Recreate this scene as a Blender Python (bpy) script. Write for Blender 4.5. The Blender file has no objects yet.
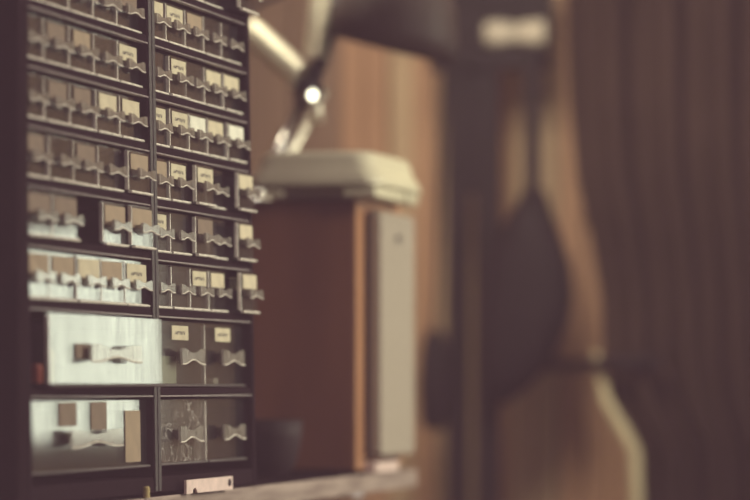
import bpy, bmesh, math, random
from mathutils import Vector, Matrix
random.seed(7)
scene = bpy.context.scene
COL = scene.collection

# ------------------------------------------------------------------ camera, world, lights, exposure
F = 3500.0                      # focal length in pixels of the 750x500 frame
HORIZON = 385.0                 # image row of eye height
YAW = math.atan2(875.0, F)      # camera looks this far to the side of the shelf's direction
CY, SY = math.cos(YAW), math.sin(YAW)
cam_d = bpy.data.cameras.new('camera')
cam = bpy.data.objects.new('camera', cam_d)
COL.objects.link(cam)
cam.location = (0, 0, 0)
cam.rotation_euler = (math.pi / 2, 0, YAW)
cam_d.sensor_width = 36.0
cam_d.lens = F / 750.0 * 36.0
cam_d.shift_y = (HORIZON - 250.0) / 750.0
cam_d.clip_start = 0.05
cam_d.clip_end = 60
cam_d.dof.use_dof = True
cam_d.dof.focus_distance = 2.66
cam_d.dof.aperture_fstop = 4.1
scene.camera = cam

world = bpy.data.worlds.new('world')
scene.world = world
world.use_nodes = True
bg = world.node_tree.nodes['Background']
bg.inputs[0].default_value = (1.0, 0.70, 0.76, 1)
bg.inputs[1].default_value = 0.245

def area(name, loc, target, sx, sy, power, color):
    d = bpy.data.lights.new(name, 'AREA')
    d.shape = 'RECTANGLE'
    d.size, d.size_y = sx, sy
    d.energy = power
    d.color = color
    o = bpy.data.objects.new(name, d)
    COL.objects.link(o)
    o.location = loc
    o.rotation_euler = (Vector(target) - Vector(loc)).to_track_quat('-Z', 'Y').to_euler()
    return o
KEY = (1.25, 3.65, 0.70)
key = area('window_daylight', KEY, (-0.82, 3.05, 0.0), 0.9, 0.9, 11.5, (1.0, 0.92, 0.72))
key.data.spread = math.radians(80)
area('fill_light', (0.45, 2.35, 0.85), (-0.85, 3.1, 0.0), 0.4, 0.4, 10.5, (1.0, 0.90, 0.76))  # unseen fill added for the sides facing the camera
area('wall_fill', (-0.84, 3.46, 0.66), (-0.91, 4.4, -0.02), 0.35, 0.3, 12.5, (1.0, 0.86, 0.64))  # unseen lamp added to brighten the plank wall

scene.view_settings.view_transform = 'Standard'
scene.view_settings.look = 'None'
scene.view_settings.exposure = 0.0
scene.view_settings.gamma = 1.0
scene.view_settings.use_curve_mapping = False
scene.cycles.max_bounces = 10
scene.cycles.transparent_max_bounces = 24
scene.cycles.transmission_bounces = 8
scene.cycles.volume_bounces = 1
scene.cycles.caustics_reflective = False
scene.cycles.caustics_refractive = False

# ------------------------------------------------------------------ coordinates
def at_y(px, py, Y):
    """Point on the sight line of a photo pixel at distance Y along the shelf's direction."""
    a = (px - 375.0) / F
    X = Y * (a * CY - SY) / (CY + a * SY)
    dep = -SY * X + CY * Y
    return Vector((X, Y, (HORIZON - py) / F * dep))
def y_on(px, X):
    a = (px - 375.0) / F
    return X * (CY + a * SY) / (a * CY - SY)

# ------------------------------------------------------------------ materials
def nodes(name):
    m = bpy.data.materials.new(name)
    m.use_nodes = True
    nt = m.node_tree
    return m, nt, nt.nodes['Principled BSDF'], nt.nodes['Material Output']

def mat(name, color, rough=0.5, metal=0.0, var=0.15, scale=30.0, bump=0.0, bscale=200.0, stretch=(1, 1, 1), spec=0.5, coat=0.0):
    m, nt, p, out = nodes(name)
    p.inputs['Roughness'].default_value = rough
    p.inputs['Metallic'].default_value = metal
    p.inputs['Specular IOR Level'].default_value = spec
    p.inputs['Coat Weight'].default_value = coat
    tc = nt.nodes.new('ShaderNodeTexCoord')
    mp = nt.nodes.new('ShaderNodeMapping')
    mp.inputs['Scale'].default_value = stretch
    nt.links.new(tc.outputs['Object'], mp.inputs['Vector'])
    nz = nt.nodes.new('ShaderNodeTexNoise')
    nz.inputs['Scale'].default_value = scale
    nz.inputs['Detail'].default_value = 5
    nt.links.new(mp.outputs[0], nz.inputs['Vector'])
    rp = nt.nodes.new('ShaderNodeValToRGB')
    rp.color_ramp.elements[0].position = 0.3
    rp.color_ramp.elements[1].position = 0.7
    rp.color_ramp.elements[0].color = (*[c * (1 - var) for c in color], 1)
    rp.color_ramp.elements[1].color = (*[min(1, c * (1 + var)) for c in color], 1)
    nt.links.new(nz.outputs['Fac'], rp.inputs['Fac'])
    nt.links.new(rp.outputs['Color'], p.inputs['Base Color'])
    if bump:
        nb = nt.nodes.new('ShaderNodeTexNoise')
        nb.inputs['Scale'].default_value = bscale
        nt.links.new(mp.outputs[0], nb.inputs['Vector'])
        b = nt.nodes.new('ShaderNodeBump')
        b.inputs['Strength'].default_value = bump
        b.inputs['Distance'].default_value = 0.002
        nt.links.new(nb.outputs['Fac'], b.inputs['Height'])
        nt.links.new(b.outputs[0], p.inputs['Normal'])
    return m

def wood(name, dark, light, scale=8.0, stretch=(6, 6, 0.6), rough=0.55, bump=0.1):
    m = mat(name, light, rough=rough, var=0.0, scale=scale, bump=bump, bscale=60, stretch=stretch)
    rp = [n for n in m.node_tree.nodes if n.type == 'VALTORGB'][0]
    rp.color_ramp.elements[0].color = (*dark, 1)
    rp.color_ramp.elements[1].color = (*light, 1)
    rp.color_ramp.elements[0].position = 0.35
    rp.color_ramp.elements[1].position = 0.66
    return m

def clear_plastic(name, tint, body, body_fac, rough=0.06, ior=1.5, lo=0.35, hi=0.7, dust=160, detail=6, scratched=False):
    m, nt, p, out = nodes(name)
    nt.nodes.remove(p)
    tr = nt.nodes.new('ShaderNodeBsdfTransparent'); tr.inputs[0].default_value = (*tint, 1)
    df = nt.nodes.new('ShaderNodeBsdfDiffuse')
    tc = nt.nodes.new('ShaderNodeTexCoord')
    mp = nt.nodes.new('ShaderNodeMapping'); mp.inputs['Scale'].default_value = (1, 1, 0.35)
    nz = nt.nodes.new('ShaderNodeTexNoise'); nz.inputs['Scale'].default_value = dust; nz.inputs['Detail'].default_value = detail
    nt.links.new(tc.outputs['Object'], mp.inputs[0]); nt.links.new(mp.outputs[0], nz.inputs['Vector'])
    df.inputs[0].default_value = (*body, 1)
    mr = nt.nodes.new('ShaderNodeMapRange')                        # dust and scratches in the plastic
    mr.inputs['From Min'].default_value = lo; mr.inputs['From Max'].default_value = hi
    mr.inputs['To Min'].default_value = body_fac * 0.5; mr.inputs['To Max'].default_value = min(1, body_fac * 1.6)
    nt.links.new(nz.outputs['Fac'], mr.inputs['Value'])
    fac = mr.outputs[0]
    if scratched:                                                  # fine crossing scratches
        dn = nt.nodes.new('ShaderNodeTexNoise'); dn.inputs['Scale'].default_value = 35
        nt.links.new(tc.outputs['Object'], dn.inputs['Vector'])
        ad = nt.nodes.new('ShaderNodeMixRGB'); ad.blend_type = 'ADD'; ad.inputs[0].default_value = 0.03
        nt.links.new(tc.outputs['Object'], ad.inputs[1]); nt.links.new(dn.outputs['Color'], ad.inputs[2])
        vo = nt.nodes.new('ShaderNodeTexVoronoi'); vo.feature = 'DISTANCE_TO_EDGE'; vo.inputs['Scale'].default_value = 75
        nt.links.new(ad.outputs[0], vo.inputs['Vector'])
        ln = nt.nodes.new('ShaderNodeMapRange')
        ln.inputs['From Min'].default_value = 0.0; ln.inputs['From Max'].default_value = 0.045
        ln.inputs['To Min'].default_value = 0.75; ln.inputs['To Max'].default_value = 0.0
        nt.links.new(vo.outputs['Distance'], ln.inputs['Value'])
        br = nt.nodes.new('ShaderNodeMath'); br.operation = 'MULTIPLY'
        bn = nt.nodes.new('ShaderNodeTexNoise'); bn.inputs['Scale'].default_value = 60
        nt.links.new(tc.outputs['Object'], bn.inputs['Vector'])
        gt = nt.nodes.new('ShaderNodeMath'); gt.operation = 'GREATER_THAN'; gt.inputs[1].default_value = 0.5
        nt.links.new(bn.outputs['Fac'], gt.inputs[0])
        nt.links.new(ln.outputs[0], br.inputs[0]); nt.links.new(gt.outputs[0], br.inputs[1])
        mxm = nt.nodes.new('ShaderNodeMath'); mxm.operation = 'MAXIMUM'
        nt.links.new(fac, mxm.inputs[0]); nt.links.new(br.outputs[0], mxm.inputs[1])
        fac = mxm.outputs[0]
    mx = nt.nodes.new('ShaderNodeMixShader')
    nt.links.new(fac, mx.inputs[0]); nt.links.new(tr.outputs[0], mx.inputs[1]); nt.links.new(df.outputs[0], mx.inputs[2])
    gl = nt.nodes.new('ShaderNodeBsdfGlossy'); gl.inputs['Roughness'].default_value = rough
    mp2 = nt.nodes.new('ShaderNodeMapping'); mp2.inputs['Scale'].default_value = (1, 1, 0.12)        # smeared grime streaks dull the gloss
    nt.links.new(tc.outputs['Object'], mp2.inputs[0])
    nz2 = nt.nodes.new('ShaderNodeTexNoise'); nz2.inputs['Scale'].default_value = 110; nz2.inputs['Detail'].default_value = 8; nz2.inputs['Roughness'].default_value = 0.7
    nt.links.new(mp2.outputs[0], nz2.inputs['Vector'])
    gr = nt.nodes.new('ShaderNodeValToRGB')
    gr.color_ramp.elements[0].position = 0.34; gr.color_ramp.elements[0].color = (0.66, 0.66, 0.65, 1)
    gr.color_ramp.elements[1].position = 0.58; gr.color_ramp.elements[1].color = (1, 1, 1, 1)
    nt.links.new(nz2.outputs['Fac'], gr.inputs['Fac']); nt.links.new(gr.outputs['Color'], gl.inputs['Color'])
    fr = nt.nodes.new('ShaderNodeFresnel'); fr.inputs[0].default_value = ior
    ge = nt.nodes.new('ShaderNodeNewGeometry')                     # same reflectance on the way in and out of the thin sheet
    io = nt.nodes.new('ShaderNodeMapRange')
    io.inputs['To Min'].default_value = ior; io.inputs['To Max'].default_value = 1.0 / ior
    nt.links.new(ge.outputs['Backfacing'], io.inputs['Value']); nt.links.new(io.outputs[0], fr.inputs[0])
    m2 = nt.nodes.new('ShaderNodeMixShader')
    nt.links.new(fr.outputs[0], m2.inputs[0]); nt.links.new(mx.outputs[0], m2.inputs[1]); nt.links.new(gl.outputs[0], m2.inputs[2])
    nt.links.new(m2.outputs[0], out.inputs['Surface'])
    return m

def label_mat(name, color, printed):
    m = mat(name, color, rough=0.75, var=0.12, scale=60)
    if not printed:
        return m
    nt = m.node_tree
    p = nt.nodes['Principled BSDF']
    src = p.inputs['Base Color'].links[0].from_socket
    tc = nt.nodes.new('ShaderNodeTexCoord')
    sp = nt.nodes.new('ShaderNodeSeparateXYZ'); nt.links.new(tc.outputs['Object'], sp.inputs[0])
    def m1(op, a, b):
        n = nt.nodes.new('ShaderNodeMath'); n.operation = op
        for i, v in enumerate((a, b)):
            if v is None: continue
            if isinstance(v, (int, float)): n.inputs[i].default_value = v
            else: nt.links.new(v, n.inputs[i])
        return n.outputs[0]
    az = m1('ABSOLUTE', sp.outputs['Z'], None)
    ay = m1('ABSOLUTE', sp.outputs['Y'], None)
    band = m1('MULTIPLY', m1('LESS_THAN', az, 0.0013), m1('LESS_THAN', ay, 0.0135))
    mp = nt.nodes.new('ShaderNodeMapping'); mp.inputs['Scale'].default_value = (0, 1, 0.5)
    nt.links.new(tc.outputs['Object'], mp.inputs[0])
    nz = nt.nodes.new('ShaderNodeTexNoise'); nz.inputs['Scale'].default_value = 640; nz.inputs['Detail'].default_value = 0
    nt.links.new(mp.outputs[0], nz.inputs['Vector'])
    ink = m1('MULTIPLY', band, m1('GREATER_THAN', nz.outputs['Fac'], 0.46))
    mx = nt.nodes.new('ShaderNodeMixRGB')
    nt.links.new(ink, mx.inputs[0]); nt.links.new(src, mx.inputs[1]); mx.inputs[2].default_value = (0.06, 0.045, 0.04, 1)
    nt.links.new(mx.outputs[0], p.inputs['Base Color'])
    return m

def emit(name, color, s):
    m, nt, p, out = nodes(name)
    p.inputs['Base Color'].default_value = (0.1, 0.1, 0.1, 1)
    p.inputs['Emission Color'].default_value = (*color, 1)
    p.inputs['Emission Strength'].default_value = s
    return m

M = {}
M['case'] = mat('black_case_plastic', (0.020, 0.013, 0.016), rough=0.9, var=0.25, scale=400, bump=0.25, bscale=900, spec=0.0)
M['edge'] = mat('worn_case_edge', (0.036, 0.028, 0.029), rough=0.5, var=0.95, scale=520, bump=0.3, bscale=900)
M['rail'] = mat('rail_edge_highlight', (0.26, 0.22, 0.22), rough=0.35, var=0.35, scale=160)  # pale gray stands in for the highlight along the rails
M['pane'] = clear_plastic('clear_drawer_plastic', (0.80, 0.79, 0.79), (0.27, 0.26, 0.29), 0.042)
M['scuffed'] = clear_plastic('scuffed_drawer_plastic', (0.82, 0.80, 0.79), (0.60, 0.57, 0.54), 0.13, rough=0.05, lo=0.50, hi=0.72, dust=210, detail=9, scratched=True)
M['grip'] = clear_plastic('clear_grip_plastic', (0.62, 0.58, 0.55), (0.50, 0.46, 0.41), 0.30, rough=0.10)
M['lip_dark'] = mat('dull_lip_plastic', (0.075, 0.06, 0.06), rough=0.45, var=0.3, scale=90)
M['lip'] = mat('highlight_lip_plastic', (0.80, 0.74, 0.66), rough=0.2, var=0.25, scale=90)  # pale tone stands in for highlights on lips, rims and corners
M['lab_cream'] = label_mat('cream_paper_label', (0.57, 0.495, 0.35), False)
M['lab_print'] = label_mat('printed_paper_label', (0.55, 0.485, 0.345), True)
M['lab_tan'] = label_mat('tan_card_label', (0.33, 0.245, 0.165), False)
M['lab_white'] = label_mat('white_paper_label', (0.72, 0.70, 0.59), False)
M['lab_brown'] = label_mat('brown_and_shaded_label', (0.20, 0.142, 0.102), False)
M['shelf'] = wood('grey_weathered_wood', (0.19, 0.135, 0.115), (0.38, 0.295, 0.255), scale=22, stretch=(8, 0.6, 8), rough=0.7)
M['upright'] = mat('dark_paint_and_shelf_shade', (0.016, 0.010, 0.012), rough=0.9, var=0.15, spec=0.0)
M['walnut'] = wood('walnut_veneer', (0.165, 0.062, 0.036), (0.235, 0.095, 0.054), scale=9, stretch=(4, 4, 0.5), rough=0.45)
M['edgewood'] = wood('orange_lit_veneer_edge', (0.30, 0.13, 0.06), (0.42, 0.20, 0.09), scale=12, rough=0.5)  # lighter orange holds the light falling on the speaker's front edge
M['cloth'] = mat('beige_speaker_cloth', (0.35, 0.30, 0.245), rough=0.95, var=0.10, scale=500, bump=0.3, bscale=1500)
M['dark'] = mat('dark_matte', (0.045, 0.032, 0.036), rough=0.7, var=0.2)
M['pinkpl'] = mat('pale_pink_plastic', (0.76, 0.58, 0.53), rough=0.5, var=0.15, scale=90)
M['cream'] = mat('cream_case_plastic', (0.60, 0.55, 0.40), rough=0.42, var=0.06, scale=20)
M['chrome'] = mat('polished_steel', (0.72, 0.70, 0.68), rough=0.16, metal=1.0, var=0.05)
M['spring'] = mat('bright_spring_steel', (0.78, 0.74, 0.62), rough=0.35, metal=0.6, var=0.05)
M['shade'] = mat('dark_brown_enamel', (0.030, 0.019, 0.017), rough=0.55, var=0.1, spec=0.15)
M['armp'] = mat('dark_lamp_paint', (0.03, 0.027, 0.033), rough=0.45, var=0.1, spec=0.25)
for nm_, dk_, lt_ in (('orange', (0.30, 0.16, 0.095), (0.48, 0.275, 0.17)), ('tan', (0.34, 0.23, 0.145), (0.54, 0.39, 0.26)),
                      ('olive', (0.26, 0.175, 0.09), (0.42, 0.30, 0.16)), ('brown', (0.13, 0.078, 0.055), (0.21, 0.125, 0.088))):
    M['plank_' + nm_] = wood(nm_ + '_strip_wood', dk_, lt_, scale=4.5, stretch=(9, 9, 0.35), rough=0.65, bump=0.2)
PLANKS = [M['plank_orange'], M['plank_tan'], M['plank_olive'], M['plank_brown']]
M['plaster'] = mat('brown_wall_paint', (0.16, 0.10, 0.08), rough=0.85, var=0.15, scale=6)
M['floor'] = wood('dark_floor_wood', (0.09, 0.05, 0.04), (0.16, 0.10, 0.07), stretch=(6, 0.6, 6))
M['iron'] = mat('dark_iron', (0.012, 0.008, 0.010), rough=0.55, var=0.2, spec=0.1)
M['leather'] = mat('dark_leather', (0.012, 0.008, 0.010), rough=0.6, var=0.2, spec=0.1, bump=0.3, bscale=250)
M['canvas'] = mat('pale_canvas', (0.46, 0.40, 0.34), rough=0.9, var=0.25, scale=25)
M['curtain'] = mat('dark_brown_curtain', (0.030, 0.0185, 0.0155), rough=0.95, var=0.3, scale=5, spec=0.05)
M['hem'] = mat('cream_hem', (0.42, 0.36, 0.24), rough=0.9, var=0.15)
M['sky'] = emit('bright_window_glass', (1.0, 1.0, 0.82), 3.7)
M['frame_w'] = mat('window_frame_paint', (0.4, 0.36, 0.3), rough=0.5)
M['green'] = mat('pale_green_card', (0.62, 0.70, 0.48), rough=0.8, var=0.2)
M['red'] = mat('red_plastic', (0.80, 0.18, 0.09), rough=0.4)
M['yellow'] = mat('ochre_plastic', (0.50, 0.38, 0.16), rough=0.4)
M['steel'] = mat('pale_blue_steel', (0.42, 0.42, 0.47), rough=0.4, metal=0.3, var=0.2)
M['clay'] = mat('dark_glazed_pot', (0.028, 0.018, 0.020), rough=0.6, var=0.2, spec=0.15)

# ------------------------------------------------------------------ mesh helpers
def box(bm, x0, x1, y0, y1, z0, z1, mi=0):
    vs = [bm.verts.new((x, y, z)) for z in (z0, z1) for x, y in ((x0, y0), (x1, y0), (x1, y1), (x0, y1))]
    for f in ((3, 2, 1, 0), (4, 5, 6, 7), (0, 1, 5, 4), (1, 2, 6, 5), (2, 3, 7, 6), (3, 0, 4, 7)):
        bm.faces.new([vs[i] for i in f]).material_index = mi
    return vs

def prism(bm, outline, h0, h1, axis='X', taper=1.0, mi=0):
    """Outline of (a, b) pairs extruded along an axis from h0 to h1; the far end scaled by taper."""
    def pt(a, b, h):
        return {'X': (h, a, b), 'Y': (a, h, b), 'Z': (a, b, h)}[axis]
    n = len(outline)
    lo = [bm.verts.new(pt(a, b, h0)) for a, b in outline]
    hi = [bm.verts.new(pt(a * taper, b * taper, h1)) for a, b in outline]
    fs = [bm.faces.new(lo[::-1]), bm.faces.new(hi)]
    for i in range(n):
        fs.append(bm.faces.new((lo[i], lo[(i + 1) % n], hi[(i + 1) % n], hi[i])))
    for f in fs: f.material_index = mi
    return fs

def tube(bm, pts, r, seg=10, cap=True):
    pts = [Vector(p) for p in pts]
    rad = r if isinstance(r, (list, tuple)) else [r] * len(pts)
    t = (pts[1] - pts[0]).normalized()
    u = t.orthogonal().normalized()
    rings = []
    for i, p in enumerate(pts):
        a = pts[max(0, i - 1)]; b = pts[min(len(pts) - 1, i + 1)]
        tn = (b - a).normalized()
        u = (u - tn * u.dot(tn)).normalized()
        v = tn.cross(u)
        rings.append([bm.verts.new(p + (u * math.cos(2 * math.pi * k / seg) + v * math.sin(2 * math.pi * k / seg)) * rad[i]) for k in range(seg)])
    for a, b in zip(rings, rings[1:]):
        for k in range(seg):
            bm.faces.new((a[k], a[(k + 1) % seg], b[(k + 1) % seg], b[k]))
    if cap:
        bm.faces.new(rings[0][::-1]); bm.faces.new(rings[-1])

def lathe(bm, prof, seg=32, mtx=Matrix()):
    rings = []
    for r, z in prof:
        if r < 1e-6:
            rings.append([bm.verts.new(mtx @ Vector((0, 0, z)))])
        else:
            rings.append([bm.verts.new(mtx @ Vector((r * math.cos(2 * math.pi * k / seg), r * math.sin(2 * math.pi * k / seg), z))) for k in range(seg)])
    for a, b in zip(rings, rings[1:]):
        for k in range(seg):
            k2 = (k + 1) % seg
            if len(a) == 1 and len(b) == 1: continue
            if len(a) == 1: bm.faces.new((a[0], b[k2], b[k]))
            elif len(b) == 1: bm.faces.new((a[k], a[k2], b[0]))
            else: bm.faces.new((a[k], a[k2], b[k2], b[k]))

def rounded(w, h, r, n=5, cx=0, cy=0):
    out = []
    for sx, sy, a0 in ((1, 1, 0), (-1, 1, 90), (-1, -1, 180), (1, -1, 270)):
        for i in range(n + 1):
            a = math.radians(a0 + 90 * i / n)
            out.append((cx + sx * (w / 2 - r) + r * math.cos(a), cy + sy * (h / 2 - r) + r * math.sin(a)))
    return out

def obj(name, bm, mats, parent=None, loc=(0, 0, 0), smooth=False, bevel=0.0, seg=2):
    bmesh.ops.recalc_face_normals(bm, faces=bm.faces)
    me = bpy.data.meshes.new(name)
    bm.to_mesh(me); bm.free()
    for m in (mats if isinstance(mats, (list, tuple)) else [mats]):
        me.materials.append(m)
    if smooth:
        for p in me.polygons: p.use_smooth = True
    o = bpy.data.objects.new(name, me)
    COL.objects.link(o)
    o.location = loc
    if parent is not None: o.parent = parent
    if bevel:
        b = o.modifiers.new('edges', 'BEVEL'); b.width = bevel; b.segments = seg; b.limit_method = 'ANGLE'
    return o

def tag(o, label, cat, group=None, kind=None):
    if label: o['label'] = label
    if cat: o['category'] = cat
    if group: o['group'] = group
    if kind: o['kind'] = kind
    return o

def thing(name, loc, label, cat, group=None, rot=(0, 0, 0)):
    o = bpy.data.objects.new(name, None)
    COL.objects.link(o)
    o.location = loc; o.rotation_euler = rot
    o.empty_display_size = 0.02
    return tag(o, label, cat, group)

def struct(name, bm, m, parent=None, **k):
    o = obj(name, bm, m, parent, **k)
    if parent is None: o['kind'] = 'structure'
    return o

# ------------------------------------------------------------------ the setting
SHELF = -0.0835
WALLX, BACKY, FLOORZ = -1.32, 4.45, -0.98
bm = bmesh.new(); box(bm, WALLX - 0.08, 2.0, -0.6, BACKY + 0.3, FLOORZ - 0.05, FLOORZ)
struct('floor', bm, M['floor'])
bm = bmesh.new(); box(bm, WALLX - 0.08, WALLX, -0.6, BACKY + 0.08, FLOORZ, 1.4)
struct('wall_left', bm, M['plaster'])
WX0, WX1, WZ0, WZ1 = -0.182, 0.30, -0.048, 0.235       # low window in the back wall, beyond the picture's edge
bm = bmesh.new()
x = WALLX
PW = 0.0325
while x < 1.2:                                         # vertical boards, cut round the window
    d = random.uniform(0, 0.006)
    x1 = x + PW - 0.003
    mi = 3 if x < -1.165 else random.choice((0, 0, 1, 1, 1, 2))
    spans = [(FLOORZ, 1.4)] if x1 < WX0 - 0.02 or x > WX1 + 0.02 else [(FLOORZ, WZ0 - 0.02), (WZ1 + 0.02, 1.4)]
    for z0, z1 in spans:
        box(bm, x, x1, BACKY - d, BACKY + 0.02, z0, z1, mi)
    x += PW
box(bm, WALLX, WX0 - 0.03, BACKY + 0.02, BACKY + 0.04, FLOORZ, 1.4)
wb = struct('wall_back', bm, PLANKS)
bm = bmesh.new()
for a in ((WX0 - 0.03, WX0), (WX1, WX1 + 0.03)):
    box(bm, a[0], a[1], BACKY - 0.012, BACKY + 0.05, WZ0 - 0.03, WZ1 + 0.03)
for b in ((WZ0 - 0.03, WZ0), (WZ1, WZ1 + 0.03)):
    box(bm, WX0, WX1, BACKY - 0.012, BACKY + 0.05, b[0], b[1])
win = struct('window_1', bm, M['frame_w'])
bm = bmesh.new(); box(bm, WX0, WX1, BACKY + 0.02, BACKY + 0.026, WZ0, WZ1)
struct('pane', bm, M['sky'], win)

# haze box added in front of the camera to lift the blacks
bm = bmesh.new(); box(bm, -1.2, 0.9, -0.45, 2.12, -0.6, 0.8)
hz = bpy.data.materials.new('lift_haze'); hz.use_nodes = True
nt = hz.node_tree; nt.nodes.clear()
o_ = nt.nodes.new('ShaderNodeOutputMaterial'); vs_ = nt.nodes.new('ShaderNodeVolumeScatter')
vs_.inputs['Color'].default_value = (1.0, 0.73, 0.93, 1)
vs_.inputs['Density'].default_value = 0.120
nt.links.new(vs_.outputs[0], o_.inputs['Volume'])
h = obj('haze', bm, hz); tag(h, 'thin haze box added to lift the dark tones', 'haze', kind='stuff')

# ------------------------------------------------------------------ shelf board and its upright
WR, WL, TW, DEPTH = 0.266, 0.288, 0.008, 0.145
FX = -0.796                                            # plane of the cabinets' front frames
SEAM = y_on(157.6, FX)
UY = SEAM - WL - 0.002
SX0, SX1, SEND = -0.787, -0.806, 3.398                  # the board narrows a little towards its far end
shelf = thing('shelf_board', (-1.0, 2.8, SHELF), 'weathered wooden shelf board carrying the drawer cabinets and the brown speaker', 'shelf')
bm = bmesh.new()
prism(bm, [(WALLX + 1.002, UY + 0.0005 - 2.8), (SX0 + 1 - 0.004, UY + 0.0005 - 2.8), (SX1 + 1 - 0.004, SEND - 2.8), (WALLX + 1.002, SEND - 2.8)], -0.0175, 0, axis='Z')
obj('board', bm, M['upright'], shelf)  # dark tone stands in for shade lying on the shelf top
bm = bmesh.new()
prism(bm, [(SX0 + 1 - 0.0038, UY + 0.0005 - 2.8), (SX0 + 1, UY + 0.0005 - 2.8), (SX1 + 1, SEND - 2.8), (SX1 + 1 - 0.0038, SEND - 2.8)], -0.0177, 0.0, axis='Z')
obj('front_edging', bm, M['shelf'], shelf, bevel=0.001)
bm = bmesh.new()
box(bm, WALLX + 0.002, at_y(29, 250, UY).x, UY - 0.02, UY, FLOORZ, 0.9)
tag(obj('shelf_upright', bm, M['upright'], bevel=0.002), 'dark painted upright board at the end of the shelf beside the drawer cabinets', 'shelf upright')

# ------------------------------------------------------------------ drawer cabinets
RECESS = 0.0065
LIFT = 0.0027                                          # the cabinets lean back a little on their rear edge
LINES = [-0.069, -0.009, 0.051, 0.0935, 0.1340, 0.1745, 0.2150, 0.2555, 0.2960, 0.3365]   # top edges of the rails
TOPZ = 0.352

def cabinet(y0, label, W):
    root = thing('drawer_cabinet', (FX, y0, SHELF + LIFT), label, 'drawer cabinet', rot=(0, -0.0165, 0))
    zl = [z - SHELF - LIFT for z in LINES]
    bm = bmesh.new()
    h = TOPZ - SHELF
    box(bm, -DEPTH, -DEPTH + 0.003, TW, W - TW, 0.004, h - 0.004)          # back
    for a, b in ((0.0006, TW), (W - TW, W - 0.0006)):
        box(bm, -DEPTH, 0, a, b, 0, h)                                      # sides
    box(bm, -DEPTH, 0, TW, W - TW, 0, zl[0])                                # plinth
    box(bm, -DEPTH, 0, TW, W - TW, zl[-1] + 0.001, h)                       # top
    for z in zl[1:-1]:
        box(bm, -DEPTH + 0.003, -0.0005, TW, W - TW, z + 0.0012, z + 0.0068)  # rails
    obj('body', bm, M['case'], root, bevel=0.0008)
    for a, b in ((0.0006, TW), (W - TW, W - 0.0006)):
        bm = bmesh.new(); box(bm, 0.0001, 0.0012, a + 0.0005, b - 0.0005, 0.001, h - 0.001)
        obj('front_edge', bm, M['edge'] if (a > 0.1) == (y0 < SEAM - 0.1) else M['case'], root, bevel=0.0005)
    for z in zl[1:]:
        bm = bmesh.new(); box(bm, -0.0040, 0.0006, TW, W - TW, z, z + 0.0013)
        obj('rail_edge', bm, M['rail'], root, bevel=0.0004)
    return root, zl

_cache = {}
def drawer_mesh(w, h):
    k = (round(w, 4), round(h, 4))
    if k in _cache: return _cache[k]
    t = 0.0013
    D = 0.118
    bm = bmesh.new()
    box(bm, -0.0022, 0, -w / 2, w / 2, 0, h)                                # front
    hs = h * 0.86
    for s in (-1, 1):
        a, b = sorted((s * (w / 2 - 0.0006), s * (w / 2 - 0.0006 - t)))
        box(bm, -D, -0.0023, a, b, 0.001, hs)
    box(bm, -D, -0.0023, -w / 2 + 0.002, w / 2 - 0.002, 0.001, 0.001 + t)
    box(bm, -D, -D + t, -w / 2 + 0.002, w / 2 - 0.002, 0.0025, hs)
    bmesh.ops.recalc_face_normals(bm, faces=bm.faces)
    me = bpy.data.meshes.new('drawer'); bm.to_mesh(me); bm.free(); me.materials.append(M['pane'])
    bm = bmesh.new()                                                        # rounded lip under the front
    prism(bm, [(0.0001, 0), (0.0024, 0.0001), (0.0030, 0.0008), (0.0027, 0.0019), (0.0001, 0.0024)], -w / 2 + 0.0006, w / 2 - 0.0006, axis='Y')
    box(bm, -0.0024, 0.0003, -w / 2 - 0.0002, -w / 2 + 0.0014, 0.0024, h * 0.97, 1)   # pale strip painted as the lit front corner
    bmesh.ops.recalc_face_normals(bm, faces=bm.faces)
    ml = bpy.data.meshes.new('lip'); bm.to_mesh(ml); bm.free(); ml.materials.append(M['lip'] if h < 0.04 else M['lip_dark']); ml.materials.append(M['lip'])  # small lips get the highlight tone, big ones stay dark
    gw = w * 0.385 if w < 0.1 else (0.031 if w < 0.2 else 0.058)
    ge = 0.0037 if h < 0.04 else 0.0062
    gm = ge * 0.42
    n = 10
    top = []
    for i in range(-n, n + 1):
        q = i / n
        top.append((q * gw, gm + (ge - gm) * (0.5 - 0.5 * math.cos(math.pi * min(1, abs(q) * 1.25)))))
    outl = top + [(a, -b) for a, b in reversed(top)]
    bm = bmesh.new()
    prism(bm, [(a * 0.9, b * 0.6) for a, b in outl], 0.0002, 0.0052, axis='X')
    prism(bm, outl, 0.0053, 0.0072, axis='X', taper=0.97)
    nf = len(bm.faces)
    tube(bm, [(0.0070, a * 0.97, -b * 0.97) for a, b in top], 0.0006 if h < 0.04 else 0.0008, 6)      # pale lower rim painted as the handle's highlight
    bm.faces.ensure_lookup_table()
    for f in bm.faces[nf:]: f.material_index = 1
    bmesh.ops.recalc_face_normals(bm, faces=bm.faces)
    mg = bpy.data.meshes.new('handle'); bm.to_mesh(mg); bm.free(); mg.materials.append(M['grip']); mg.materials.append(M['lip'])
    _cache[k] = (me, ml, mg)
    return _cache[k]

def link(name, me, parent, loc):
    o = bpy.data.objects.new(name, me); COL.objects.link(o); o.parent = parent; o.location = loc
    return o

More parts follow.
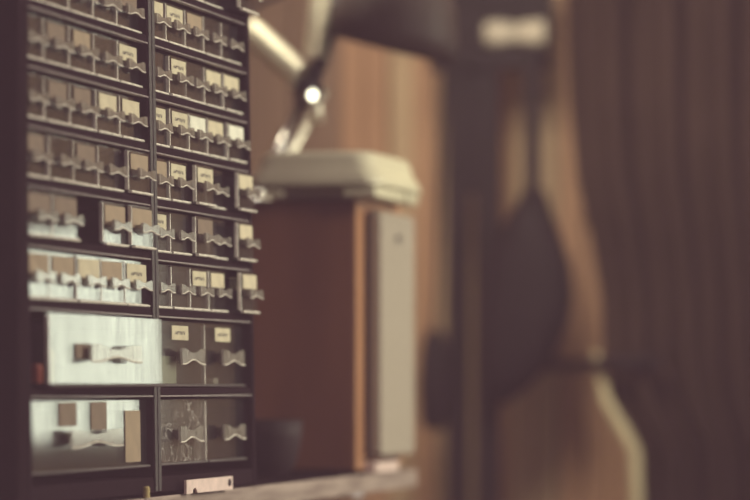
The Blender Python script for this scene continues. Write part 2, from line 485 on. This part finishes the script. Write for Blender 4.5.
def put_drawer(root, w, h, yc, z, pull, lab=None, lw=0.036, lh=0.0115, ldy=0.0, ldz=None, note=None, hz=0.47, hdy=0.0, scuffed=False):
    me, ml, mg = drawer_mesh(w, h)
    if scuffed:
        me = me.copy(); me.materials[0] = M['scuffed']
    d = link('drawer', me, root, (-RECESS + pull, yc, z))
    link('lip', ml, d, (0, 0, 0))
    link('handle', mg, d, (0, hdy, h * hz))
    if lab:
        bm = bmesh.new()
        box(bm, 0.0001, 0.0006, -lw / 2, lw / 2, -lh / 2, lh / 2)
        obj('label', bm, M[lab], d, (0, ldy, (h - lh / 2 - 0.0022) if ldz is None else ldz))
    if note: d['label'] = note
    return d

left, zl = cabinet(SEAM - WL, 'black drawer cabinet beside the dark upright, one wide drawer across each bottom row', WL)
right, _ = cabinet(SEAM, 'black drawer cabinet beside the brown speaker, two drawers in each bottom row', WR)
# per row from the bottom small row up: (pull in mm, label kind, label width in mm)
RIGHT = [
    [(0, None), (1, None), (1, 'lab_print'), (1, 'lab_cream'), (13, 'lab_cream')],
    [(0, 'lab_print'), (1, None), (6, 'lab_brown'), (1, None), (11, 'lab_cream')],
    [(0, 'lab_tan'), (1, 'lab_print'), (7, 'lab_print'), (0, None), (12, 'lab_cream')],
    [(0, 'lab_print'), (2, 'lab_print'), (2, 'lab_white'), (2, 'lab_cream'), (4, 'lab_white')],
    [(0, None), (2, 'lab_print'), (0, None), (0, 'lab_cream'), (1, 'lab_cream')],
    [(0, 'lab_cream'), (0, 'lab_print'), (0, 'lab_tan'), (0, None), (0, None)],
    [(0, 'lab_tan'), (0, 'lab_cream'), (0, None), (0, 'lab_cream'), (16, None)],
]
LEFT = [  # upper rows also take brown labels for the light falling off there
    [(3, 'lab_tan'), (2, 'lab_tan'), (3, 'lab_cream'), (3, 'lab_tan'), (3, 'lab_print')],
    [(5, 'lab_brown'), (5, 'lab_brown'), None, (5, 'lab_tan'), (9, 'lab_tan')],
    [(2, 'lab_brown'), (3, None), (2, 'lab_brown'), (2, None), (7, 'lab_tan')],
    [(0, None), (0, 'lab_brown'), (0, 'lab_brown'), (1, 'lab_cream'), (1, 'lab_cream')],
    [(0, None), (0, 'lab_brown'), (0, 'lab_tan'), (0, None), (0, 'lab_print')],
    [(0, 'lab_brown'), (0, None), (0, 'lab_tan'), (0, None), (0, 'lab_brown')],
    [(0, 'lab_brown'), (0, None), (0, 'lab_tan'), (0, None), (0, None)],
]
for root, rows, W in ((right, RIGHT, WR), (left, LEFT, WL)):
    PITCH = (W - 2 * TW) / 5
    for r, row in enumerate(rows):
        z0 = zl[2 + r] + 0.0072
        hh = zl[3 + r] - z0 - 0.0016
        for c, it in enumerate(row):
            if it is None: continue
            yc = TW + PITCH * (c + 0.5)
            put_drawer(root, PITCH - 0.0016, hh, yc, z0, it[0] / 1000, it[1], lw=random.uniform(0.036, 0.043) if root is right or r > 1 else 0.0465, lh=0.0115 if root is right or r > 1 else 0.0145, ldy=random.uniform(-0.002, 0.002))
IW = WR - 2 * TW
def big_z(r): return zl[r] + 0.0075, zl[r + 1] - zl[r] - 0.0095
# right cabinet: two drawers per bottom row
z0, hh = big_z(1)
card_drawer = put_drawer(right, IW * 0.555 - 0.002, hh, TW + IW * 0.2775, z0, 0.001, 'lab_print', lw=0.043, lh=0.011, ldy=0.002, ldz=hh * 0.83, note='drawer with printed label and pale green card inside', hdy=0.016)
eraser_drawer = put_drawer(right, IW * 0.445 - 0.002, hh, TW + IW * 0.7775, z0, 0.0, 'lab_print', lw=0.043, lh=0.011, ldy=-0.004, ldz=hh * 0.83, hdy=0.006)
z0, hh = big_z(0)
put_drawer(right, IW * 0.555 - 0.002, hh, TW + IW * 0.2775, z0, 0.0, None, note='scuffed clear drawer', hdy=0.012, scuffed=True)
put_drawer(right, IW * 0.445 - 0.002, hh, TW + IW * 0.7775, z0, 0.0, None, hdy=0.006)
IW = WL - 2 * TW
# left cabinet: one wide drawer per bottom row
z0, hh = big_z(1)
wide = put_drawer(left, IW - 0.018, hh, TW + IW * 0.5 + 0.008, z0, 0.0145, 'lab_brown', lw=0.055, lh=0.010, ldy=-0.045, ldz=hh * 0.5, note='wide drawer pulled out, its front white with reflected daylight')
z0, hh = big_z(0)
wide0 = put_drawer(left, IW - 0.002, hh, TW + IW * 0.5, z0, 0.0015, 'lab_tan', lw=0.036, lh=0.038, ldy=0.100, ldz=hh * 0.47, note='wide clear drawer with tall tan card at one end')
for yy, w_, h_ in ((-0.046, 0.038, 0.017), (0.022, 0.036, 0.020)):
    bm = bmesh.new(); box(bm, 0.0001, 0.0006, -w_ / 2, w_ / 2, -h_ / 2, h_ / 2)
    obj('label', bm, M['lab_brown'], wide0, (0, yy, hh - h_ / 2 - 0.001))

# ------------------------------------------------------------------ speaker
SPX, SPY0, SPY1, SPH = -0.8155, 3.185, 3.365, 0.2585
sp = thing('speaker', (SPX - 0.09, (SPY0 + SPY1) / 2, SHELF), 'walnut bookshelf speaker with beige cloth grille standing on the shelf', 'speaker')
def S(x): return x - (SPX - 0.09)
def SYy(y): return y - (SPY0 + SPY1) / 2
bm = bmesh.new(); box(bm, S(-1.01), S(SPX) - 0.001, SYy(SPY0), SYy(SPY1), 0.0035, SPH)
obj('cabinet_box', bm, M['walnut'], sp, bevel=0.0015)
bm = bmesh.new()
for a, b in ((SPY0, SPY0 + 0.030), (SPY1 - 0.012, SPY1)):
    box(bm, S(SPX) - 0.001, S(SPX) + 0.001, SYy(a), SYy(b), 0.0035, SPH)
box(bm, S(SPX) - 0.001, S(SPX) + 0.001, SYy(SPY0 + 0.030), SYy(SPY1 - 0.012), SPH - 0.008, SPH)
obj('front_edging', bm, M['edgewood'], sp)
bm = bmesh.new(); box(bm, S(SPX) + 0.001, S(SPX) + 0.006, SYy(SPY0 + 0.034), SYy(SPY1 - 0.014), 0.018, SPH - 0.012)
obj('baffle', bm, M['dark'], sp)
bm = bmesh.new()
prism(bm, rounded(SPY1 - SPY0 - 0.042, SPH - 0.026, 0.006, cx=0.012, cy=SPH / 2 + 0.003), S(SPX) + 0.006, S(SPX) + 0.017, axis='X')
obj('grille', bm, [M['cloth']], sp, bevel=0.002)
bm = bmesh.new(); box(bm, S(SPX), S(SPX) + 0.012, SYy(SPY0 + 0.034), SYy(SPY0 + 0.125), 0.0005, 0.0095)
obj('plinth_strip', bm, M['pinkpl'], sp, bevel=0.001)
bm = bmesh.new(); prism(bm, [(0.009 * math.cos(a * math.pi / 8), 0.0035 * math.sin(a * math.pi / 8)) for a in range(16)], 0, 0.0012, axis='X')
bd = obj('badge', bm, M['dark'], sp, (S(SPX) + 0.0172, 0.010, SPH - 0.034))
for sx in (-1.0, SPX - 0.02):
    for sy in (SPY0 + 0.02, SPY1 - 0.02):
        bm = bmesh.new(); lathe(bm, [(0, 0), (0.008, 0), (0.008, 0.0036), (0, 0.0036)], 16)
        obj('foot', bm, M['dark'], sp, (S(sx), SYy(sy), 0))

# ------------------------------------------------------------------ cream plastic case on the speaker
BZ = SHELF + SPH
cx = thing('plastic_case', (-0.851, 3.25, BZ), 'cream plastic case with overhanging rounded lid lying on top of the speaker', 'plastic case')
bm = bmesh.new()
LX, LY = 0.130, 0.185                                  # lid footprint
rings = []
for z, ins, r in ((0.0112, 0.0, 0.016), (0.0135, -0.001, 0.017), (0.024, 0.003, 0.02), (0.0252, 0.005, 0.02), (0.037, 0.0075, 0.022), (0.0412, 0.0095, 0.021), (0.0437, 0.014, 0.02), (0.0445, 0.022, 0.02)):
    rings.append([bm.verts.new((a, b, z)) for a, b in rounded(LX - 2 * ins, LY - 2 * ins, r, n=6)])
for a, b in zip(rings, rings[1:]):
    n = len(a)
    for i in range(n): bm.faces.new((a[i], a[(i + 1) % n], b[(i + 1) % n], b[i]))
bm.faces.new(rings[0][::-1]); bm.faces.new(rings[-1])
obj('lid', bm, M['cream'], cx, smooth=True)
bm = bmesh.new(); box(bm, -0.052, 0.028, -0.060, 0.068, 0.002, 0.0111)
obj('base', bm, M['cream'], cx, bevel=0.001)
for (a, b, c, d) in ((0.029, 0.061, -0.0885, 0.030), (0.030, 0.061, 0.042, 0.086), (-0.044, -0.029, -0.0885, -0.061), (-0.06, -0.04, 0.05, 0.078)):
    bm = bmesh.new(); box(bm, a, b, c, d, 0.0004, 0.0111)
    obj('foot', bm, M['cream'], cx, bevel=0.002)

# ------------------------------------------------------------------ dark cup between cabinet and speaker
p = at_y(272, 470, 3.08); p.z = SHELF
cup = thing('cup', p, 'dark glazed cup standing between the drawer cabinet and the speaker', 'cup')
bm = bmesh.new(); lathe(bm, [(0, 0.0005), (0.014, 0.0005), (0.022, 0.012), (0.027, 0.035), (0.0285, 0.052), (0.0265, 0.052), (0.025, 0.034), (0.02, 0.012), (0, 0.008)], 32)
obj('body', bm, M['clay'], cup, smooth=True)
bm = bmesh.new(); tube(bm, [(-0.027, 0, 0.042), (-0.04, 0, 0.040), (-0.043, 0, 0.028), (-0.036, 0, 0.016), (-0.0235, 0, 0.014)], 0.003)
obj('handle', bm, M['clay'], cup, smooth=True)

# ------------------------------------------------------------------ small things on the shelf edge
pp = Vector((-0.789, y_on(209, -0.789), SHELF))
L2 = 0.125
pl = thing('hinge_plate', pp, 'pale pink flat plate with a notch, standing against the cabinet base at the shelf edge', 'metal plate')
bm = bmesh.new()
out = [(-L2 / 2, 0.0003), (-L2 / 2 + 0.016, 0.0003)]
out += [(-L2 / 2 + 0.022 - 0.006 * math.cos(t * math.pi / 6), 0.0003 + 0.0042 * math.sin(t * math.pi / 6)) for t in range(1, 6)]
out += [(-L2 / 2 + 0.028, 0.0003), (L2 / 2, 0.0003), (L2 / 2, 0.0108), (-L2 / 2, 0.0108)]
prism(bm, out, -0.001, 0.0010, axis='X')
obj('plate', bm, M['pinkpl'], pl)
bm = bmesh.new(); lathe(bm, [(0, 0), (0.003, 0), (0.0026, 0.0012), (0, 0.0016)], 14, Matrix.Translation((0.001, L2 / 2 - 0.010, 0.0060)) @ Matrix.Rotation(math.pi / 2, 4, 'Y'))
obj('screw', bm, M['dark'], pl)
pg = Vector((-0.7905, y_on(147, -0.79), SHELF))
dw = thing('dowel_peg', pg, 'short ochre wooden peg standing on the shelf edge below the cabinet seam', 'peg')
bm = bmesh.new(); lathe(bm, [(0, 0.0002), (0.0026, 0.0002), (0.0026, 0.0075), (0.0018, 0.0085), (0, 0.0088)], 14)
obj('peg', bm, M['yellow'], dw)
# bracket below the shelf
br = thing('shelf_bracket', (-0.80, 3.14, SHELF - 0.0177), 'pale steel bracket fixed under the shelf board', 'bracket')
bm = bmesh.new(); box(bm, -0.515, 0.0, -0.02, 0.02, -0.003, 0)
obj('arm', bm, M['steel'], br, bevel=0.0005)
bm = bmesh.new(); box(bm, -0.518, -0.513, -0.02, 0.02, -0.25, -0.0032)
obj('wall_leg', bm, M['steel'], br)
bm = bmesh.new(); tube(bm, [(-0.05, 0, -0.0032), (-0.35, 0, -0.12), (-0.511, 0, -0.22)], 0.006)
obj('brace', bm, M['steel'], br, smooth=True)

# ------------------------------------------------------------------ sprung desk lamp
LYY = 3.41
base = Vector((-1.085, 3.365, SHELF))
lamp = thing('desk_lamp', base, 'sprung arm desk lamp with a dark shade, standing on the shelf behind the cream case', 'desk lamp')
def LP(px, py, Y=LYY): return at_y(px, py, Y) - base
el = LP(309, 92)
bm = bmesh.new(); lathe(bm, [(0, 0.0003), (0.05, 0.0003), (0.05, 0.012), (0.042, 0.019), (0.012, 0.022), (0.009, 0.05), (0, 0.05)], 32)
obj('base', bm, M['armp'], lamp, smooth=True)
knee = Vector((0, 0, 0.05))
bm = bmesh.new(); tube(bm, [knee, el], 0.0062, 12)
obj('lower_arm', bm, M['chrome'], lamp, smooth=True)
side = Vector((0.012, -0.004, 0.006))
bm = bmesh.new(); tube(bm, [knee + side, el + side * 1.2 + Vector((0.004, 0, -0.006))], 0.004, 10)
obj('lower_arm', bm, M['spring'], lamp, smooth=True)
tip = LP(366, -70)
bm = bmesh.new(); tube(bm, [LP(300, 106), el, tip], 0.0085, 12)
obj('upper_arm', bm, M['armp'], lamp, smooth=True)
bm = bmesh.new(); tube(bm, [el + Vector((0, 0.012, 0)), el + Vector((0.0, -0.012, 0))], 0.013, 18)
obj('joint', bm, M['armp'], lamp, smooth=True)
kn = LP(312, 95, LYY - 0.02)
nrm = (-(kn + base).normalized() + (Vector(KEY) - (kn + base)).normalized()).normalized()
bm = bmesh.new(); lathe(bm, [(0, -0.006), (0.0050, -0.006), (0.0052, -0.004), (0.0052, 0.0), (0.0040, 0.001), (0, 0.001)], 24, nrm.to_track_quat('Z', 'Y').to_matrix().to_4x4())
obj('knob', bm, M['chrome'], lamp, kn)
bm = bmesh.new(); tube(bm, [LP(315, 98, LYY - 0.012), LP(318, 122, LYY - 0.012)], 0.0055, 10)
obj('link_rod', bm, M['spring'], lamp, smooth=True)
def coil(a, b, R, n, r):
    a, b = Vector(a), Vector(b); ax = (b - a).normalized(); u = ax.orthogonal().normalized(); v = ax.cross(u)
    N = n * 12
    return [a + (b - a) * (i / N) + (u * math.cos(2 * math.pi * i / 12) + v * math.sin(2 * math.pi * i / 12)) * R for i in range(N + 1)]
bm = bmesh.new(); tube(bm, coil(LP(250, 32, 3.42), LP(302, 78, 3.40), 0.0125, 12, 0), 0.0028, 6)
obj('spring', bm, M['spring'], lamp, smooth=True)
bm = bmesh.new(); tube(bm, coil(LP(322, -25, 3.41), LP(316, 58, 3.40), 0.0105, 15, 0), 0.0022, 6)
obj('spring', bm, M['spring'], lamp, smooth=True)
bm = bmesh.new(); tube(bm, [LP(302, 78, 3.40), LP(309, 88, 3.41)], 0.003, 8)
tube(bm, [LP(316, 58, 3.40), LP(311, 86, 3.41)], 0.003, 8)
tube(bm, [LP(250, 32, 3.42), LP(236, 16, 3.42), LP(322, -25, 3.41)], 0.003, 8)
obj('spring_hook', bm, M['armp'], lamp, smooth=True)
sh = LP(402, 0)
mt = Matrix.Translation(sh) @ Matrix.Rotation(math.radians(14), 4, 'Y')
bm = bmesh.new(); lathe(bm, [(0.066, -0.050), (0.0675, -0.050), (0.066, -0.030), (0.055, 0.005), (0.036, 0.032), (0.022, 0.045), (0.019, 0.085), (0, 0.09), (0, 0.082), (0.0165, 0.08), (0.02, 0.042), (0.034, 0.029), (0.053, 0.003), (0.064, -0.030), (0.066, -0.050)], 40, mt)
obj('lamp_shade', bm, M['shade'], lamp, smooth=True)
bm = bmesh.new(); tube(bm, [tip, (mt @ Vector((0, 0, 0.085)))], 0.007, 10)
obj('shade_arm', bm, M['armp'], lamp, smooth=True)

# ------------------------------------------------------------------ iron rack with two posts by the back wall
RY = 4.30
rack = thing('iron_rack', (at_y(475, 0, RY).x, RY, FLOORZ), 'dark iron rack of two tall posts under a crossbeam in front of the plank wall', 'rack')
o0 = Vector((at_y(475, 0, RY).x, RY, FLOORZ))
for a, b in ((448, 468), (477, 500)):
    q0, q1 = at_y(a, 70, RY), at_y(b, 70, RY)
    bm = bmesh.new(); box(bm, q0.x - o0.x, q1.x - o0.x, -0.012, 0.012, 0.0005, q0.z - o0.z)
    obj('post', bm, M['iron'], rack, bevel=0.002)
q0, q1 = at_y(432, 72, RY), at_y(548, 47, RY)
bm = bmesh.new(); box(bm, q0.x - o0.x, q1.x - o0.x, -0.02, 0.02, q0.z - o0.z + 0.0005, q1.z - o0.z)
obj('crossbeam', bm, M['iron'], rack, bevel=0.003)
q0, q1 = at_y(428, 47, RY), at_y(550, -30, RY)
bm = bmesh.new(); box(bm, q0.x - o0.x, q1.x - o0.x, 0.012, 0.0195, q0.z - o0.z, q1.z - o0.z)
obj('back_panel', bm, M['iron'], rack)
q0, q1 = at_y(463, 195, RY), at_y(481, 65, RY)
bm = bmesh.new(); box(bm, q0.x - o0.x, q1.x - o0.x, -0.008, 0.008, q0.z - o0.z, q1.z - o0.z)
obj('gusset_plate', bm, M['iron'], rack)
# pale rolled cloth lying on the crossbeam
qa, qb = at_y(486, 33, RY), at_y(545, 37, RY)
zt = at_y(500, 47, RY).z
roll = thing('canvas_roll', ((qa.x + qb.x) / 2, RY, zt), 'pale rolled canvas lying on the end of the iron crossbeam', 'cloth roll')
L = qb.x - qa.x
bm = bmesh.new()
pts, rad = [], []
for i in range(13):
    s = i / 12
    pts.append((-L / 2 + L * s, 0, 0.0165)); rad.append(0.0150 + 0.0014 * math.sin(9 * s) if i not in (6,) else 0.0125)
tube(bm, pts, rad, 18)
obj('canvas', bm, M['canvas'], roll, smooth=True)
bm = bmesh.new(); tube(bm, [(0, 0.0148 * math.cos(t * math.pi / 10), 0.0165 + 0.0148 * math.sin(t * math.pi / 10)) for t in range(21)], 0.0012, 6)
obj('tie', bm, M['leather'], roll)
# dark leather bag on a long strap
BY = 4.255
bo = at_y(520, 400, BY)
bag = thing('leather_bag', bo, 'dark leather bag hanging on a long strap from the iron crossbeam', 'bag')
right_e = [(190, 545), (215, 553), (240, 563), (265, 571), (295, 574), (320, 570), (345, 560), (370, 546), (390, 527), (404, 508)]
left_e = [(404, 488), (385, 484), (350, 482), (310, 483), (270, 487), (240, 495), (215, 508), (190, 524)]
outl = [at_y(x_, y_, BY) - bo for y_, x_ in right_e + left_e]
bm = bmesh.new()
cxm = sum((v.x for v in outl)) / len(outl); czm = sum((v.z for v in outl)) / len(outl)
rings = []
for s, yy in ((0.55, -0.026), (0.8, -0.022), (0.95, -0.012), (1.0, 0.0), (0.95, 0.012), (0.8, 0.020)):
    rings.append([bm.verts.new((cxm + (v.x - cxm) * s, yy, czm + (v.z - czm) * s)) for v in outl])
for a, b in zip(rings, rings[1:]):
    n = len(a)
    for i in range(n): bm.faces.new((a[i], a[(i + 1) % n], b[(i + 1) % n], b[i]))
bm.faces.new(rings[0][::-1]); bm.faces.new(rings[-1])
obj('pouch', bm, M['leather'], bag, smooth=True)
q = at_y(533, 55, BY) - bo; q2 = at_y(534, 200, BY) - bo
bm = bmesh.new(); box(bm, q.x - 0.0095, q.x + 0.0095, -0.003, 0.003, q2.z, q.z)
box(bm, q.x - 0.0095, q.x + 0.0095, -0.003, 0.02, q.z, q.z + 0.004)
obj('strap', bm, M['leather'], bag, bevel=0.001)
# small dark pouch at the other post
qz = at_y(440, 430, RY)
pw = thing('tool_pouch', qz, 'small dark pouch hanging at the side of the iron post nearer the speaker', 'pouch')
bm = bmesh.new()
rings = []
for z, a, b in ((0.0, 0.010, 0.008), (0.012, 0.018, 0.014), (0.06, 0.021, 0.016), (0.105, 0.017, 0.012), (0.125, 0.010, 0.006)):
    rings.append([bm.verts.new((a * math.cos(2 * math.pi * k / 20), -0.032 + b * math.sin(2 * math.pi * k / 20), z)) for k in range(20)])
for a, b in zip(rings, rings[1:]):
    for i in range(20): bm.faces.new((a[i], a[(i + 1) % 20], b[(i + 1) % 20], b[i]))
bm.faces.new(rings[0][::-1]); bm.faces.new(rings[-1])
obj('pouch_body', bm, M['leather'], pw, smooth=True)
zc = at_y(442, 60, RY).z - qz.z
bm = bmesh.new(); tube(bm, [(0, -0.032, 0.122), (0.004, -0.030, 0.2), (0.012, -0.0235, zc)], 0.003, 8)
obj('cord', bm, M['leather'], pw)

# ------------------------------------------------------------------ curtain
CYY = 4.16
edge = [(-120, 560), (0, 566), (100, 569), (180, 576), (240, 590), (300, 600), (352, 601), (400, 611), (430, 628), (450, 640), (520, 643), (700, 650)]
cb = at_y(700, 700, CYY)
cur = thing('curtain', cb, 'dark brown gathered curtain hanging beyond the rack, with a cream hem', 'curtain')
cols = 70
bm = bmesh.new()
grid = []
for (py, ex) in edge:
    row = []
    for k in range(cols + 1):
        s = k / cols
        px = ex + (880 - ex) * s
        v = at_y(px, py, CYY) - cb
        v.y += 0.013 * math.sin(s * 34) + 0.010 * math.sin(s * 71 + py * 0.004)
        row.append(bm.verts.new(v))
    grid.append(row)
for a, b in zip(grid, grid[1:]):
    for k in range(cols): bm.faces.new((a[k], a[k + 1], b[k + 1], b[k]))
co = obj('cloth', bm, M['curtain'], cur, smooth=True)
sd = co.modifiers.new('thickness', 'SOLIDIFY'); sd.thickness = 0.003
bm = bmesh.new()
hp = [at_y(ex - 5, py, CYY - 0.012) - cb for py, ex in edge if py >= 352]
tube(bm, hp, [0.003, 0.007] + [0.0085] * (len(hp) - 2), 8)
obj('hem', bm, M['hem'], cur, smooth=True)
bm = bmesh.new(); tube(bm, [at_y(548, 364, BACKY - 0.0) - cb, at_y(575, 366, 4.3) - cb, at_y(603, 364, CYY - 0.03) - cb, at_y(660, 362, CYY - 0.035) - cb], 0.0085, 10)
obj('tieback', bm, M['leather'], cur, smooth=True)

# ------------------------------------------------------------------ small contents seen through the drawers

bpy.context.view_layer.update()
def inside(drawer, v):
    return drawer.matrix_world @ Vector(v)
def content(name, drawer, v, bm, m, label, cat):
    o = obj(name, bm, m, None, inside(drawer, v), bevel=0.0003)
    return tag(o, label, cat)
w0 = -(IW - 0.018) / 2
bm = bmesh.new(); lathe(bm, [(0, 0), (0.0042, 0), (0.0042, 0.010), (0.0030, 0.013), (0, 0.013)], 18)
content('bottle_cap', wide, (-0.0125, w0 + 0.009, 0.0030), bm, M['red'], 'small red cap lying inside the pulled out wide drawer', 'cap')
bm = bmesh.new(); lathe(bm, [(0, 0), (0.0035, 0), (0.0035, 0.020), (0.0022, 0.023), (0, 0.023)], 18)
content('wooden_plug', wide, (-0.0075, w0 + 0.022, 0.0030), bm, M['yellow'], 'ochre plug standing beside the red cap in the pulled out drawer', 'plug')
bm = bmesh.new(); box(bm, -0.0004, 0.0004, -0.032, 0.032, 0, 0.021)
content('index_card', card_drawer, (-0.0034, -0.030, 0.0028), bm, M['green'], 'pale green card standing behind the front of a printed label drawer', 'card')
bm = bmesh.new(); box(bm, -0.004, 0.004, -0.007, 0.007, 0, 0.0045)
content('eraser', eraser_drawer, (-0.0080, -0.010, 0.0028), bm, M['lab_white'], 'tiny white block lying in the drawer beside the green card drawer', 'eraser')
